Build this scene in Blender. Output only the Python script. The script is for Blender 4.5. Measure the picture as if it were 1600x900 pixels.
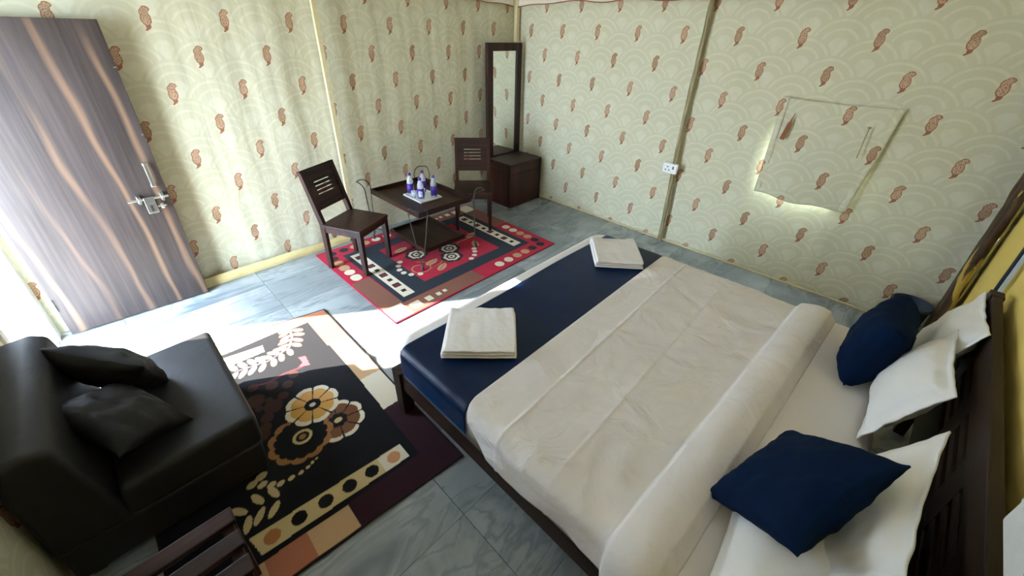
import bpy, bmesh, math, random
import numpy as np
from mathutils import Vector, Matrix, noise
random.seed(7)
for o in list(bpy.data.objects): bpy.data.objects.remove(o)
SC = bpy.context.scene
COL = SC.collection
PI = math.pi

# ------------------------------------------------------------------ camera
cd = bpy.data.cameras.new('camera'); CAM = bpy.data.objects.new('camera', cd); COL.objects.link(CAM)
cd.sensor_fit = 'HORIZONTAL'; cd.sensor_width = 36.0; cd.lens = 36.0 * 627.5 / 1600.0
cd.shift_x = -0.0034; cd.shift_y = -0.0367; cd.clip_start = 0.02
r_ = Vector((-0.69352, 0.72000, 0.02508)); u_ = Vector((-0.33055, -0.34894, 0.87692)); f_ = Vector((-0.64013, -0.59987, -0.47999))
M = Matrix((r_, u_, -f_)).transposed().to_4x4(); M.translation = Vector((4.043, 3.877, 2.0))
CAM.matrix_world = M
SC.camera = CAM

# ------------------------------------------------------------------ world, sun, exposure
W = bpy.data.worlds.new('sky'); SC.world = W; W.use_nodes = True
bg = W.node_tree.nodes['Background']; bg.inputs[0].default_value = (0.62, 0.775, 1.0, 1); bg.inputs[1].default_value = 31.0
sl = bpy.data.lights.new('sun_offscreen', 'SUN'); sl.energy = 44.0; sl.color = (1.0, 0.94, 0.86); sl.angle = 0.012
SUN = bpy.data.objects.new('sun_offscreen', sl); COL.objects.link(SUN); SUN.location = (8, -3, 4)
_h = Vector((-1.0, 0.64, 0)).normalized(); _el = math.radians(28)
SUN.rotation_euler = Vector((_h.x*math.cos(_el), _h.y*math.cos(_el), -math.sin(_el))).to_track_quat('-Z', 'Y').to_euler()
SC.view_settings.view_transform = 'Standard'; SC.view_settings.look = 'None'
SC.view_settings.gamma = 1.0; SC.view_settings.use_curve_mapping = False
SC.view_settings.exposure = 0.52
SC.cycles.use_denoising = True
SC.cycles.max_bounces = 10; SC.cycles.diffuse_bounces = 7

# ------------------------------------------------------------------ helpers: colour + node expressions
def lin(r, g, b):
    f = lambda c: (c/255/12.92) if c/255 <= 0.04045 else ((c/255+0.055)/1.055)**2.4
    return (f(r), f(g), f(b), 1.0)

class X:                                   # scalar node expression
    nt = None
    def __init__(s, v): s.v = v
    @staticmethod
    def op(kind, *a):
        n = X.nt.nodes.new('ShaderNodeMath'); n.operation = kind
        for i, q in enumerate(a):
            q = q.v if isinstance(q, X) else q
            if isinstance(q, (int, float)): n.inputs[i].default_value = q
            else: X.nt.links.new(q, n.inputs[i])
        return X(n.outputs[0])
    def __add__(a, b): return X.op('ADD', a, b)
    __radd__ = __add__
    def __sub__(a, b): return X.op('SUBTRACT', a, b)
    def __rsub__(a, b): return X.op('SUBTRACT', b, a)
    def __mul__(a, b): return X.op('MULTIPLY', a, b)
    __rmul__ = __mul__
    def __truediv__(a, b): return X.op('DIVIDE', a, b)
    def __neg__(a): return X.op('MULTIPLY', a, -1.0)
def xmin(a, b): return X.op('MINIMUM', a, b)
def xmax(a, b): return X.op('MAXIMUM', a, b)
def xfloor(a): return X.op('FLOOR', a)
def xabs(a): return X.op('ABSOLUTE', a)
def xsqrt(a): return X.op('SQRT', a)
def xlt(a, b): return X.op('LESS_THAN', a, b)
def xsin(a): return X.op('SINE', a)
def sstep(a, lo, hi):                      # smooth step
    n = X.nt.nodes.new('ShaderNodeMapRange'); n.interpolation_type = 'SMOOTHSTEP'
    X.nt.links.new(a.v, n.inputs[0]); n.inputs[1].default_value = lo; n.inputs[2].default_value = hi
    n.inputs[3].default_value = 0; n.inputs[4].default_value = 1
    return X(n.outputs[0])
def mixc(fac, a, b):
    n = X.nt.nodes.new('ShaderNodeMix'); n.data_type = 'RGBA'
    ins = [n.inputs[0], n.inputs[6], n.inputs[7]]
    for i, q in zip(ins, (fac, a, b)):
        q = q.v if isinstance(q, X) else q
        if isinstance(q, (int, float, tuple)): i.default_value = q
        else: X.nt.links.new(q, i)
    return n.outputs[2]
def coords(kind='Object'):
    tc = X.nt.nodes.new('ShaderNodeTexCoord'); return tc.outputs[kind]
def sep(v):
    n = X.nt.nodes.new('ShaderNodeSeparateXYZ'); X.nt.links.new(v, n.inputs[0]); return [X(o) for o in n.outputs]
def comb(a, b, c):
    n = X.nt.nodes.new('ShaderNodeCombineXYZ')
    for i, q in enumerate((a, b, c)):
        if isinstance(q, X): X.nt.links.new(q.v, n.inputs[i])
        else: n.inputs[i].default_value = q
    return n.outputs[0]
def mapping(v, scale=(1, 1, 1), loc=(0, 0, 0), rot=(0, 0, 0)):
    n = X.nt.nodes.new('ShaderNodeMapping'); X.nt.links.new(v, n.inputs[0])
    n.inputs['Scale'].default_value = scale; n.inputs['Location'].default_value = loc; n.inputs['Rotation'].default_value = rot
    return n.outputs[0]
def tnoise(v, scale=5, detail=3, rough=0.5, dist=0.0):
    n = X.nt.nodes.new('ShaderNodeTexNoise'); X.nt.links.new(v, n.inputs['Vector'])
    n.inputs['Scale'].default_value = scale; n.inputs['Detail'].default_value = detail
    n.inputs['Roughness'].default_value = rough; n.inputs['Distortion'].default_value = dist
    return X(n.outputs[0])
def ramp(fac, stops):
    n = X.nt.nodes.new('ShaderNodeValToRGB'); X.nt.links.new(fac.v, n.inputs[0])
    e = n.color_ramp.elements
    while len(e) < len(stops): e.new(0.5)
    for k, (p, c) in enumerate(stops): e[k].position = p; e[k].color = c
    return n.outputs[0]
MATS = {}
def material(name, builder=None, color=(0.8, 0.8, 0.8, 1), rough=0.6, spec=0.5, metal=0.0, **kw):
    if name in MATS: return MATS[name]
    m = bpy.data.materials.new(name); m.use_nodes = True; nt = m.node_tree; X.nt = nt
    b = nt.nodes['Principled BSDF']
    b.inputs['Base Color'].default_value = color; b.inputs['Roughness'].default_value = rough
    b.inputs['Specular IOR Level'].default_value = spec; b.inputs['Metallic'].default_value = metal
    for k, v in kw.items(): b.inputs[k.replace('_', ' ')].default_value = v
    if builder: builder(nt, b)
    MATS[name] = m
    return m
def link(nt, a, b): nt.links.new(a.v if isinstance(a, X) else a, b)
def bump(nt, b, h, strength=0.2, dist=0.01):
    n = nt.nodes.new('ShaderNodeBump'); n.inputs['Strength'].default_value = strength; n.inputs['Distance'].default_value = dist
    link(nt, h, n.inputs['Height']); nt.links.new(n.outputs[0], b.inputs['Normal'])

# ------------------------------------------------------------------ materials
def fabric_print(axis, u0, v0, P, H, base1, base2):
    """beige tent cloth: scale arcs and rows of paisley, printed flat"""
    def build(nt, b):
        x, y, z = sep(coords())
        u = {'x': x, 'y': y, 'z': z}[axis]; v = z
        vec = comb(u, v, 0.0)
        wob = tnoise(vec, 2.0, 2)
        # --- scale arcs
        R = 0.205; h = 0.13
        kk = xfloor(v/h)
        ds = []
        for j in (-1, 0, 1):
            row = kk + float(j)
            odd = row - xfloor(row*0.5)*2.0
            uu = u + odd*R
            cu = (xfloor(uu/(2*R)) + 0.5)*(2*R)
            du = uu - cu; dv = v - row*h
            ds.append(xsqrt(du*du + dv*dv)/R)
        d = ds[2]*1.0
        for q in (ds[1], ds[0]):
            i = xlt(q, 1.0); d = q*i + d*(1.0 - i)
        def ring(c, w): return 1.0 - sstep(xabs(d - c), w*0.5, w)
        blob = 1.0 - sstep(d, 0.27, 0.34)
        rings = xmax(xmax(ring(0.58, 0.055), ring(0.86, 0.055)), blob)
        fade = sstep(tnoise(vec, 16, 3), 0.30, 0.6)
        rings = rings*(0.45 + fade*0.55)
        grain = tnoise(vec, 260, 2)
        c = mixc(wob, base1, base2)
        c = mixc(rings*0.42, c, lin(222, 221, 200))
        c = mixc(sstep(grain, 0.3, 0.8)*0.16, c, lin(150, 146, 110))
        # --- paisley
        row = xfloor((v - v0)/H + 0.5)
        odd = row - xfloor(row*0.5)*2.0
        uu = u - u0 + odd*(P*0.5)
        pu = uu - xfloor(uu/P + 0.5)*P
        pv = (v - v0) - row*H
        if axis == 'x': pu = -pu            # seen from inside the room
        def ell(cx, cy, a, bb, rot=0.0):
            cs, sn = math.cos(rot), math.sin(rot)
            dx = pu - cx; dy = pv - cy
            ex = (dx*cs + dy*sn)/a; ey = (dy*cs - dx*sn)/bb
            return xsqrt(ex*ex + ey*ey)
        body = ell(-0.003, -0.008, 0.029, 0.043, -0.10)
        neck = ell(-0.004, 0.030, 0.024, 0.028, -0.45)
        head = ell(0.012, 0.052, 0.022, 0.016, -0.25)
        tail = ell(-0.002, -0.052, 0.014, 0.018, -0.45)
        tip = ell(-0.013, -0.070, 0.013, 0.006, 0.5)
        allm = xmin(xmin(xmin(body, neck), xmin(head, tail)), tip)
        sw = tnoise(vec, 120, 2)
        mask = 1.0 - sstep(allm + (sw - 0.5)*0.25, 0.92, 1.04)
        inner = 1.0 - sstep(xmin(xmin(body, neck)*1.0, head*1.15), 0.74, 0.88)
        swirl = xmax(sstep(tnoise(vec, 150, 2, 0.6), 0.44, 0.56), sstep(xsin(body*15.0 + sw*9.0), 0.35, 0.8)*0.6)
        pc = mixc(inner*swirl, lin(148, 88, 66), lin(204, 178, 144))
        pc = mixc(sstep(tnoise(vec, 3.0, 1), 0.45, 0.62)*0.4, pc, lin(126, 94, 62))
        c = mixc(mask*0.93, c, pc)
        link(nt, c, b.inputs['Base Color'])
        cr = tnoise(mapping(vec, (9, 1.6, 1)), 1.6, 4, 0.55, 0.6)
        bump(nt, b, cr*1.0 + grain*0.04, 0.22, 0.02)
    return build
CREAM1, CREAM2 = lin(198, 194, 164), lin(206, 203, 175)
m_wallA = material('printed_tent_cloth_back', fabric_print('x', 3.076, 2.015, 0.452, 0.236, CREAM1, CREAM2), rough=0.92, spec=0.15)
m_wallB = material('printed_tent_cloth_right', fabric_print('y', 1.40, 1.755, 0.47, 0.254, CREAM1, CREAM2), rough=0.92, spec=0.15)

def cloth(name, c1, c2, rough=0.9, wr=6, bs=0.3, spec=0.2, weave=400, bd=0.015, **kw):
    def build(nt, b):
        v = coords()
        link(nt, mixc(tnoise(v, wr, 3), c1, c2), b.inputs['Base Color'])
        bump(nt, b, tnoise(v, wr, 4, 0.5, 0.8) + tnoise(v, weave, 1)*0.03, bs, bd)
    return material(name, build, rough=rough, spec=spec, **kw)
m_yellow = cloth('mustard_cloth', lin(240, 214, 122), lin(228, 198, 102), wr=3)
m_gold = cloth('gold_hem', lin(216, 202, 152), lin(202, 180, 118), wr=9, bs=0.6)
m_white = cloth('white_cotton', lin(226, 222, 212), lin(216, 210, 200), wr=4, bs=0.25)
m_sheet = cloth('white_sheet', lin(222, 216, 208), lin(212, 205, 198), wr=3, bs=0.22)
m_duvet = cloth('white_duvet', lin(224, 218, 212), lin(210, 203, 197), wr=4.6, bs=0.9, bd=0.030)
m_pillow = cloth('pillow_cotton', lin(228, 226, 220), lin(220, 217, 210), wr=5, bs=0.3)
m_navy = cloth('navy_velvet', lin(2, 26, 55), lin(1, 18, 40), rough=0.9, wr=8, bs=0.25, spec=0.1)
m_towel = cloth('towel_cotton', lin(226, 222, 216), lin(214, 208, 200), wr=9, bs=0.5)
m_valance = cloth('valance_cotton', lin(226, 218, 200), lin(216, 205, 186), wr=5)
m_trimred = cloth('valance_piping', lin(150, 92, 70), lin(130, 76, 58), wr=9)
m_sofa = cloth('charcoal_suede', lin(31, 30, 29), lin(24, 23, 22), rough=0.58, wr=5, bs=0.35, spec=0.42)
m_sofac = cloth('charcoal_cushion', lin(31, 30, 29), lin(24, 23, 22), rough=0.6, wr=6, bs=0.35, spec=0.25)
def satin(nt, b):
    x, y, z = sep(coords())
    rib = xsin(y*900.0)*0.5 + 0.5
    ch = xsin((x + y)*420.0)*xsin((x - y)*420.0)
    link(nt, mixc(tnoise(coords(), 4, 2), lin(0, 26, 60), lin(0, 18, 43)), b.inputs['Base Color'])
    bump(nt, b, rib*0.3 + ch*0.5, 0.18, 0.003)
m_satin = material('navy_satin', satin, rough=0.36, spec=0.2, Sheen_Weight=0.35, Sheen_Roughness=0.3, Sheen_Tint=(0.05, 0.35, 0.9, 1))

def wood(name, dark, light, axis='x', sc=1.0, rough=0.4, contrast=(0.35, 0.7), streak=14):
    def build(nt, b):
        s = {'x': (1.2, streak, streak), 'y': (streak, 1.2, streak), 'z': (streak, streak, 1.2)}[axis]
        v = mapping(coords(), tuple(q*sc for q in s))
        n = tnoise(v, 1.0, 5, 0.6, 0.6)
        c = mixc(sstep(n, *contrast), dark, light)
        fine = tnoise(mapping(coords(), tuple(q*sc*6 for q in s)), 1.0, 2)
        c = mixc(sstep(fine, 0.4, 0.7)*0.35, c, dark)
        link(nt, c, b.inputs['Base Color'])
        bump(nt, b, fine, 0.12, 0.002)
    return material(name, build, rough=rough, spec=0.28)
DK, LT = lin(32, 18, 14), lin(66, 37, 28)
m_woodx = wood('dark_rosewood_x', DK, LT, 'x'); m_woody = wood('dark_rosewood_y', DK, LT, 'y'); m_woodz = wood('dark_rosewood_z', DK, LT, 'z')
m_legz = wood('rosewood_leg', DK, LT, 'z')
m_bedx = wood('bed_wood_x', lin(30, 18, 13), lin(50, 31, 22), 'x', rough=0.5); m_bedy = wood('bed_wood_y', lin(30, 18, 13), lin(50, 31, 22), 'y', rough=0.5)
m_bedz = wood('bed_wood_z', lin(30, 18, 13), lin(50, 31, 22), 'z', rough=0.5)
m_cab = wood('cabinet_wood', lin(40, 20, 16), lin(78, 36, 28), 'z', sc=0.8, rough=0.32)
def doorw(nt, b):
    x, y, z = sep(coords())
    wv = tnoise(comb(x*1.1, 0.0, z*0.55), 1.0, 3, 0.4, 0.1)
    q = x*5.4 + wv*1.7 + z*0.18 + 0.35
    f = q - xfloor(q)
    wid = tnoise(comb(xfloor(q)*3.7, 0.0, z*1.1), 1.0, 2)
    streak = (1.0 - sstep(xabs(f - 0.5)/(0.02 + wid*0.24), 0.0, 1.0))*sstep(tnoise(comb(xfloor(q)*1.9 + 4.0, 0.0, z*0.8), 1.0, 1), 0.30, 0.55)
    fine = tnoise(comb(x*60.0, 0.0, z*1.6), 1.0, 4, 0.6)
    broad = tnoise(comb(x*8.0, 0.0, z*0.9), 1.0, 3)
    c = mixc(sstep(broad, 0.3, 0.7), lin(36, 29, 27), lin(56, 47, 45))
    c = mixc(sstep(fine, 0.35, 0.7)*0.4, c, lin(78, 66, 58))
    c = mixc(streak*(0.55 + 0.4*fine), c, lin(116, 90, 68))
    link(nt, c, b.inputs['Base Color'])
m_door = material('streaked_laminate', doorw, rough=0.42, spec=0.5)
m_doorback = material('door_edge', color=lin(44, 36, 32), rough=0.5)

def marble(nt, b):
    oi = nt.nodes.new('ShaderNodeObjectInfo'); rnd = X(oi.outputs['Random'])
    x, y, z = sep(coords())
    v = comb(x + rnd*37.0, y + rnd*11.0, rnd*5.0)
    w = tnoise(v, 1.5, 4, 0.5, 0.8)
    w2 = tnoise(mapping(v, (0.9, 2.6, 1), rot=(0, 0, 0.6)), 0.9, 5, 0.55, 1.4)
    vein = 1.0 - sstep(xabs(w2 - 0.52), 0.0, 0.03)
    c = mixc(sstep(w, 0.30, 0.70), lin(122, 129, 131), lin(160, 166, 166))
    c = mixc(sstep(w2, 0.53, 0.68)*0.85, c, lin(84, 95, 100))
    c = mixc(vein*0.5, c, lin(90, 100, 104))
    c = mixc(sstep(tnoise(v, 9, 4, 0.6), 0.45, 0.7)*0.18, c, lin(100, 104, 100))
    c = mixc((rnd - 0.5)*0.3 + 0.15, c, lin(130, 136, 136))
    link(nt, c, b.inputs['Base Color'])
    bump(nt, b, tnoise(v, 14, 2), 0.03, 0.01)
m_marble = material('grey_veined_marble', marble, rough=0.16, spec=0.55)
m_grout = material('grout', color=lin(150, 150, 140), rough=0.9)
def rugmat(nt, b):
    a = nt.nodes.new('ShaderNodeVertexColor'); a.layer_name = 'weave'
    v = coords(); n = tnoise(v, 500, 2)
    link(nt, mixc(sstep(n, 0.3, 0.75)*0.22, a.outputs[0], (0.02, 0.018, 0.018, 1)), b.inputs['Base Color'])
    bump(nt, b, n, 0.25, 0.004)
m_rug = material('woven_pile', rugmat, rough=0.95, spec=0.1, Sheen_Weight=0.1)
m_steel = material('brushed_steel', lambda nt, b: bump(nt, b, tnoise(mapping(coords(), (40, 40, 400)), 1, 2), 0.05, 0.002), color=lin(205, 208, 205), rough=0.28, metal=1.0)
m_wire = material('black_iron_rod', lambda nt, b: link(nt, mixc(tnoise(coords(), 60, 2), lin(40, 38, 38), lin(72, 70, 70)), b.inputs['Base Color']), rough=0.45, metal=0.5)
m_mirror = material('mirror_glass', lambda nt, b: link(nt, 0.015 + tnoise(coords(), 3, 1)*0.01, b.inputs['Roughness']), color=(0.90, 0.94, 0.92, 1), metal=1.0)
m_plastic = material('white_plastic', lambda nt, b: link(nt, mixc(tnoise(coords(), 30, 2), lin(228, 230, 226), lin(216, 218, 214)), b.inputs['Base Color']), rough=0.4)
m_black = material('black_plastic', lambda nt, b: link(nt, mixc(tnoise(coords(), 30, 2), lin(20, 22, 26), lin(30, 32, 36)), b.inputs['Base Color']), rough=0.45)
m_binblue = material('navy_plastic', lambda nt, b: link(nt, mixc(tnoise(coords(), 20, 2), lin(20, 38, 62), lin(28, 48, 74)), b.inputs['Base Color']), rough=0.45)
m_print = material('pale_print', lambda nt, b: link(nt, mixc(tnoise(coords(), 30, 2), lin(190, 200, 208), lin(170, 182, 192)), b.inputs['Base Color']), rough=0.6)
m_frame = material('white_paint', lambda nt, b: link(nt, mixc(tnoise(coords(), 5, 3), lin(232, 230, 224), lin(220, 218, 208)), b.inputs['Base Color']), rough=0.5)
m_ground = material('pale_paving', lambda nt, b: link(nt, mixc(tnoise(coords(), 3, 4), lin(196, 192, 184), lin(176, 172, 164)), b.inputs['Base Color']), rough=0.9)
m_polecream = cloth('cream_pole_cloth', lin(218, 206, 166), lin(200, 186, 140), wr=12)
def bamboo(nt, b):
    x, y, z = sep(coords())
    n = tnoise(mapping(coords(), (60, 60, 3)), 1.0, 3)
    link(nt, mixc(sstep(n, 0.35, 0.65), lin(120, 108, 74), lin(172, 160, 120)), b.inputs['Base Color'])
m_bamboo = material('bamboo_pole', bamboo, rough=0.5)
def peel(nt, b):
    v = mapping(coords(), (9, 9, 2.2)); n = tnoise(v, 1.0, 4, 0.6, 0.8)
    c = mixc(sstep(tnoise(v, 2.5, 4), 0.3, 0.7), lin(52, 36, 22), lin(92, 68, 40))
    link(nt, mixc(sstep(n, 0.60, 0.66), c, lin(196, 166, 76)), b.inputs['Base Color'])
    bump(nt, b, n, 0.5, 0.02)
m_peel = material('stained_board', peel, rough=0.8)
def film(nt, b):
    tr = nt.nodes.new('ShaderNodeBsdfTransparent'); tr.inputs[0].default_value = (0.93, 0.95, 0.97, 1)
    mx = nt.nodes.new('ShaderNodeMixShader'); link(nt, 0.26 + tnoise(coords(), 60, 2)*0.2, mx.inputs[0])
    nt.links.new(tr.outputs[0], mx.inputs[1]); nt.links.new(b.outputs[0], mx.inputs[2])
    nt.links.new(mx.outputs[0], nt.nodes['Material Output'].inputs['Surface'])
m_glass = material('clear_plastic', film, color=(0.85, 0.88, 0.9, 1), rough=0.12, spec=0.8)
m_purple = material('purple_label', lambda nt, b: link(nt, mixc(tnoise(coords(), 40, 2), lin(52, 24, 120), lin(66, 34, 142)), b.inputs['Base Color']), rough=0.4)
m_label2 = material('label_panel', lambda nt, b: link(nt, mixc(sstep(tnoise(coords(), 90, 2), 0.45, 0.6), lin(200, 205, 225), lin(120, 120, 190)), b.inputs['Base Color']), rough=0.4)
m_cap = material('indigo_cap', lambda nt, b: link(nt, mixc(tnoise(coords(), 40, 2), lin(50, 40, 120), lin(62, 52, 140)), b.inputs['Base Color']), rough=0.45)
def ceil(nt, b):
    v = coords()
    c = mixc(tnoise(v, 1.5, 3), lin(198, 195, 186), lin(186, 182, 172))
    link(nt, c, b.inputs['Base Color'])
    tr = nt.nodes.new('ShaderNodeBsdfTranslucent'); nt.links.new(c, tr.inputs[0])
    mx = nt.nodes.new('ShaderNodeMixShader'); mx.inputs[0].default_value = 0.005
    nt.links.new(b.outputs[0], mx.inputs[1]); nt.links.new(tr.outputs[0], mx.inputs[2])
    nt.links.new(mx.outputs[0], nt.nodes['Material Output'].inputs['Surface'])
m_ceil = material('translucent_canvas', ceil, rough=0.95, spec=0.1)

# ------------------------------------------------------------------ mesh builder
class MB:
    def __init__(s): s.v = []; s.f = []; s.sm = []
    def add(s, vs, fs, smooth=False):
        n = len(s.v); s.v += [tuple(q) for q in vs]; s.f += [tuple(i + n for i in f) for f in fs]; s.sm += [smooth]*len(fs)
    def box(s, c, size, rot=None, bev=0.0):
        bm = bmesh.new(); bmesh.ops.create_cube(bm, size=1.0)
        for v in bm.verts: v.co = Vector((v.co.x*size[0], v.co.y*size[1], v.co.z*size[2]))
        if bev > 0: bmesh.ops.bevel(bm, geom=list(bm.edges), offset=min(bev, min(size)*0.45), segments=2, affect='EDGES', profile=0.6)
        R = rot.to_matrix() if hasattr(rot, 'to_matrix') else (rot if rot is not None else Matrix.Identity(3))
        vs = [R @ v.co + Vector(c) for v in bm.verts]; bm.verts.index_update()
        s.add(vs, [[v.index for v in f.verts] for f in bm.faces]); bm.free(); return s
    def prism(s, p0, p1, w0, w1, up=(0, 1, 0)):     # tapered square bar from p0 to p1, w = (a, b)
        p0, p1 = Vector(p0), Vector(p1); d = (p1 - p0).normalized(); a = d.cross(Vector(up)).normalized(); b = a.cross(d)
        vs = []
        for p, w in ((p0, w0), (p1, w1)):
            for i, j in ((-1, -1), (1, -1), (1, 1), (-1, 1)): vs.append(p + a*i*w[0]/2 + b*j*w[1]/2)
        s.add(vs, [(3, 2, 1, 0), (4, 5, 6, 7), (0, 1, 5, 4), (1, 2, 6, 5), (2, 3, 7, 6), (3, 0, 4, 7)]); return s
    def tube(s, pts, r, seg=8):
        pts = [Vector(p) for p in pts]; rings = []
        for i, p in enumerate(pts):
            t = (pts[min(i+1, len(pts)-1)] - pts[max(i-1, 0)]).normalized()
            a = t.cross(Vector((0.13, 0.31, 0.94))); a = a.normalized() if a.length > 1e-4 else t.orthogonal().normalized(); b = t.cross(a)
            rr = r[i] if isinstance(r, (list, tuple)) else r
            rings.append([p + a*rr*math.cos(2*PI*k/seg) + b*rr*math.sin(2*PI*k/seg) for k in range(seg)])
        vs = [q for ring in rings for q in ring]; fs = []
        for i in range(len(pts)-1):
            for k in range(seg): fs.append((i*seg+k, i*seg+(k+1) % seg, (i+1)*seg+(k+1) % seg, (i+1)*seg+k))
        s.add(vs, fs, True); s.add(rings[0], [tuple(range(seg))[::-1]]); s.add(rings[-1], [tuple(range(seg))]); return s
    def lathe(s, prof, c=(0, 0, 0), seg=20, cap=True):
        vs = []; fs = []; n = len(prof)
        for k in range(seg):
            a = 2*PI*k/seg
            for r, z in prof: vs.append((c[0]+r*math.cos(a), c[1]+r*math.sin(a), c[2]+z))
        for k in range(seg):
            for i in range(n-1): fs.append((k*n+i, ((k+1) % seg)*n+i, ((k+1) % seg)*n+i+1, k*n+i+1))
        s.add(vs, fs, True); return s
    def grid(s, fn, nu, nv, smooth=True):
        vs = [fn(i/nu, j/nv) for j in range(nv+1) for i in range(nu+1)]
        fs = [(j*(nu+1)+i, j*(nu+1)+i+1, (j+1)*(nu+1)+i+1, (j+1)*(nu+1)+i) for j in range(nv) for i in range(nu)]
        s.add(vs, fs, smooth); return s
    def build(s, name, mat, parent=None, merge=False):
        me = bpy.data.meshes.new(name); me.from_pydata([tuple(v) for v in s.v], [], s.f); me.polygons.foreach_set('use_smooth', s.sm)
        if merge:
            bm = bmesh.new(); bm.from_mesh(me); bmesh.ops.remove_doubles(bm, verts=list(bm.verts), dist=1e-5); bm.to_mesh(me); bm.free()
        me.materials.append(mat); me.update()
        o = bpy.data.objects.new(name, me); COL.objects.link(o)
        if parent: o.parent = parent
        return o
def tag(o, label=None, cat=None, group=None, kind=None):
    if label: o['label'] = label
    if cat: o['category'] = cat
    if group: o['group'] = group
    if kind: o['kind'] = kind
    return o
def empty(name, loc, rz=0.0):
    o = bpy.data.objects.new(name, None); COL.objects.link(o); o.location = loc; o.rotation_euler = (0, 0, rz); o.empty_display_size = 0.1
    return o
def solidify(o, t, off=-1.0):
    m = o.modifiers.new('thickness', 'SOLIDIFY'); m.thickness = t; m.offset = off; return o
def fbm(x, y, z, s, oct=3):
    t = 0; a = 1
    for k in range(oct): t += a*noise.noise(Vector((x*s, y*s, z*s)) + Vector((k*17.3, 3.1, 0))); s *= 2; a *= 0.5
    return t
def copy_tree(o, parent=None):
    c = o.copy(); COL.objects.link(c); c.parent = parent
    for ch in list(o.children): copy_tree(ch, c)
    return c

# ------------------------------------------------------------------ the setting
XD = 4.68; CT = 2.62                         # door wall, eaves height
def yC(x): return 4.56 - 0.055*x              # head wall, not quite square to the room
ANG_C = -math.atan(0.055)
FZ = 0.0
fl = MB().grid(lambda a, b: (-0.1 + a*5.0, -0.1 + b*4.8, -0.012), 2, 2, False).build('floor', m_grout)
tag(fl, kind='structure')
TX, TY = 0.91, 0.4475; tile_me = None
for i in range(-1, 6):
    for j in range(-1, 11):
        x0, x1 = max(-0.1, 0.683 - TX + i*TX), min(4.88, 0.683 + i*TX); y0, y1 = max(-0.1, 0.318 - TY + j*TY), min(4.68, 0.318 + j*TY)
        if x1 - x0 < 0.02 or y1 - y0 < 0.02: continue
        full = abs(x1-x0-TX) < 1e-4 and abs(y1-y0-TY) < 1e-4
        if full and tile_me:
            o = bpy.data.objects.new('floor_tile', tile_me); COL.objects.link(o); o.parent = fl
        else:
            o = MB().box((0, 0, -0.005), (x1-x0-0.002, y1-y0-0.002, 0.01)).build('floor_tile', m_marble, fl)
            if full: tile_me = o.data
        o.location = ((x0+x1)/2, (y0+y1)/2, 0.0)

def wrink(u, v, amp, seed):
    a = fbm(u*2.2, v*0.35, seed, 2.0, 3)*amp
    low = max(0.0, 1.0 - v/1.1)
    return a + low*amp*1.2*noise.noise(Vector((u*7.0, v*1.2, seed + 5)))
# back wall (behind chairs); its foot has a slack, wrinkled hem
wb = MB().grid(lambda a, b: (-0.02 + a*(XD+0.02), 0.0 - 0.02 + min(0.018, wrink(-0.02 + a*(XD+0.02), b*CT, 0.011, 1.0)), b*CT), 220, 90).build('wall_back', m_wallA)
tag(wb, kind='structure')
# right wall with a cloth window behind the flap
HY0, HY1, HZ0, HZ1 = 3.16, 3.60, 0.88, 1.25
ny, nz = 200, 96
def wB(a, b): return (-0.02 + min(0.018, wrink(a, b, 0.012, 9.0)), a, b)
vs = []; fs = []
ys = np.linspace(-0.02, 4.64, ny+1); zs = np.linspace(0, CT, nz+1)
for z in zs:
    for y in ys: vs.append(wB(float(y), float(z)))
for j in range(nz):
    for i in range(ny):
        cy, cz = (ys[i]+ys[i+1])/2, (zs[j]+zs[j+1])/2
        if HY0 < cy < HY1 and HZ0 < cz < HZ1: continue
        fs.append((j*(ny+1)+i, j*(ny+1)+i+1, (j+1)*(ny+1)+i+1, (j+1)*(ny+1)+i))
mb = MB(); mb.add(vs, fs, True); tag(mb.build('wall_right', m_wallB), kind='structure')
# head wall: mustard cloth
tag(MB().grid(lambda a, b: (-0.02 + a*4.82, yC(-0.02 + a*4.82) + 0.02 - min(0.015, wrink(a*4.7, b*CT, 0.006, 21.0)), b*CT), 120, 60).build('wall_front', m_yellow), kind='structure')
# door wall with doorway
DY0, DY1, DZ = 0.10, 0.96, 2.04
mb = MB()
mb.grid(lambda a, b: (XD + 0.012*fbm(a*3, b, 2, 2), DY1 + 0.06 + a*(4.38 - DY1 - 0.06), b*CT), 90, 50)
mb.grid(lambda a, b: (XD, -0.02 + a*(DY1 + 0.08), DZ + 0.05 + b*(CT - DZ - 0.05)), 6, 4)
mb.grid(lambda a, b: (XD, -0.02 + a*(DY0 - 0.03), b*CT), 2, 4)
m_wallD = material('printed_tent_cloth_left', fabric_print('y', 1.40, 1.755, 0.47, 0.254, CREAM1, CREAM2), rough=0.92, spec=0.15)
wl = mb.build('wall_left', m_wallD); tag(wl, kind='structure')
# ceiling: sloping tent canvas, daylight comes through the cloth
ce = MB(); ap = (2.34, 2.3, 3.5); cs = [(-0.14, -0.14, CT-0.05), (4.84, -0.14, CT-0.05), (4.84, 4.72, CT-0.05), (-0.14, 4.72, CT-0.05)]
def tri(p, q): return lambda a, b: tuple(Vector(p).lerp(Vector(q), a).lerp(Vector(ap), b))
for i in range(4): ce.grid(tri(cs[i], cs[(i+1) % 4]), 8, 8)
tag(ce.build('ceiling', m_ceil), kind='structure')
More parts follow.
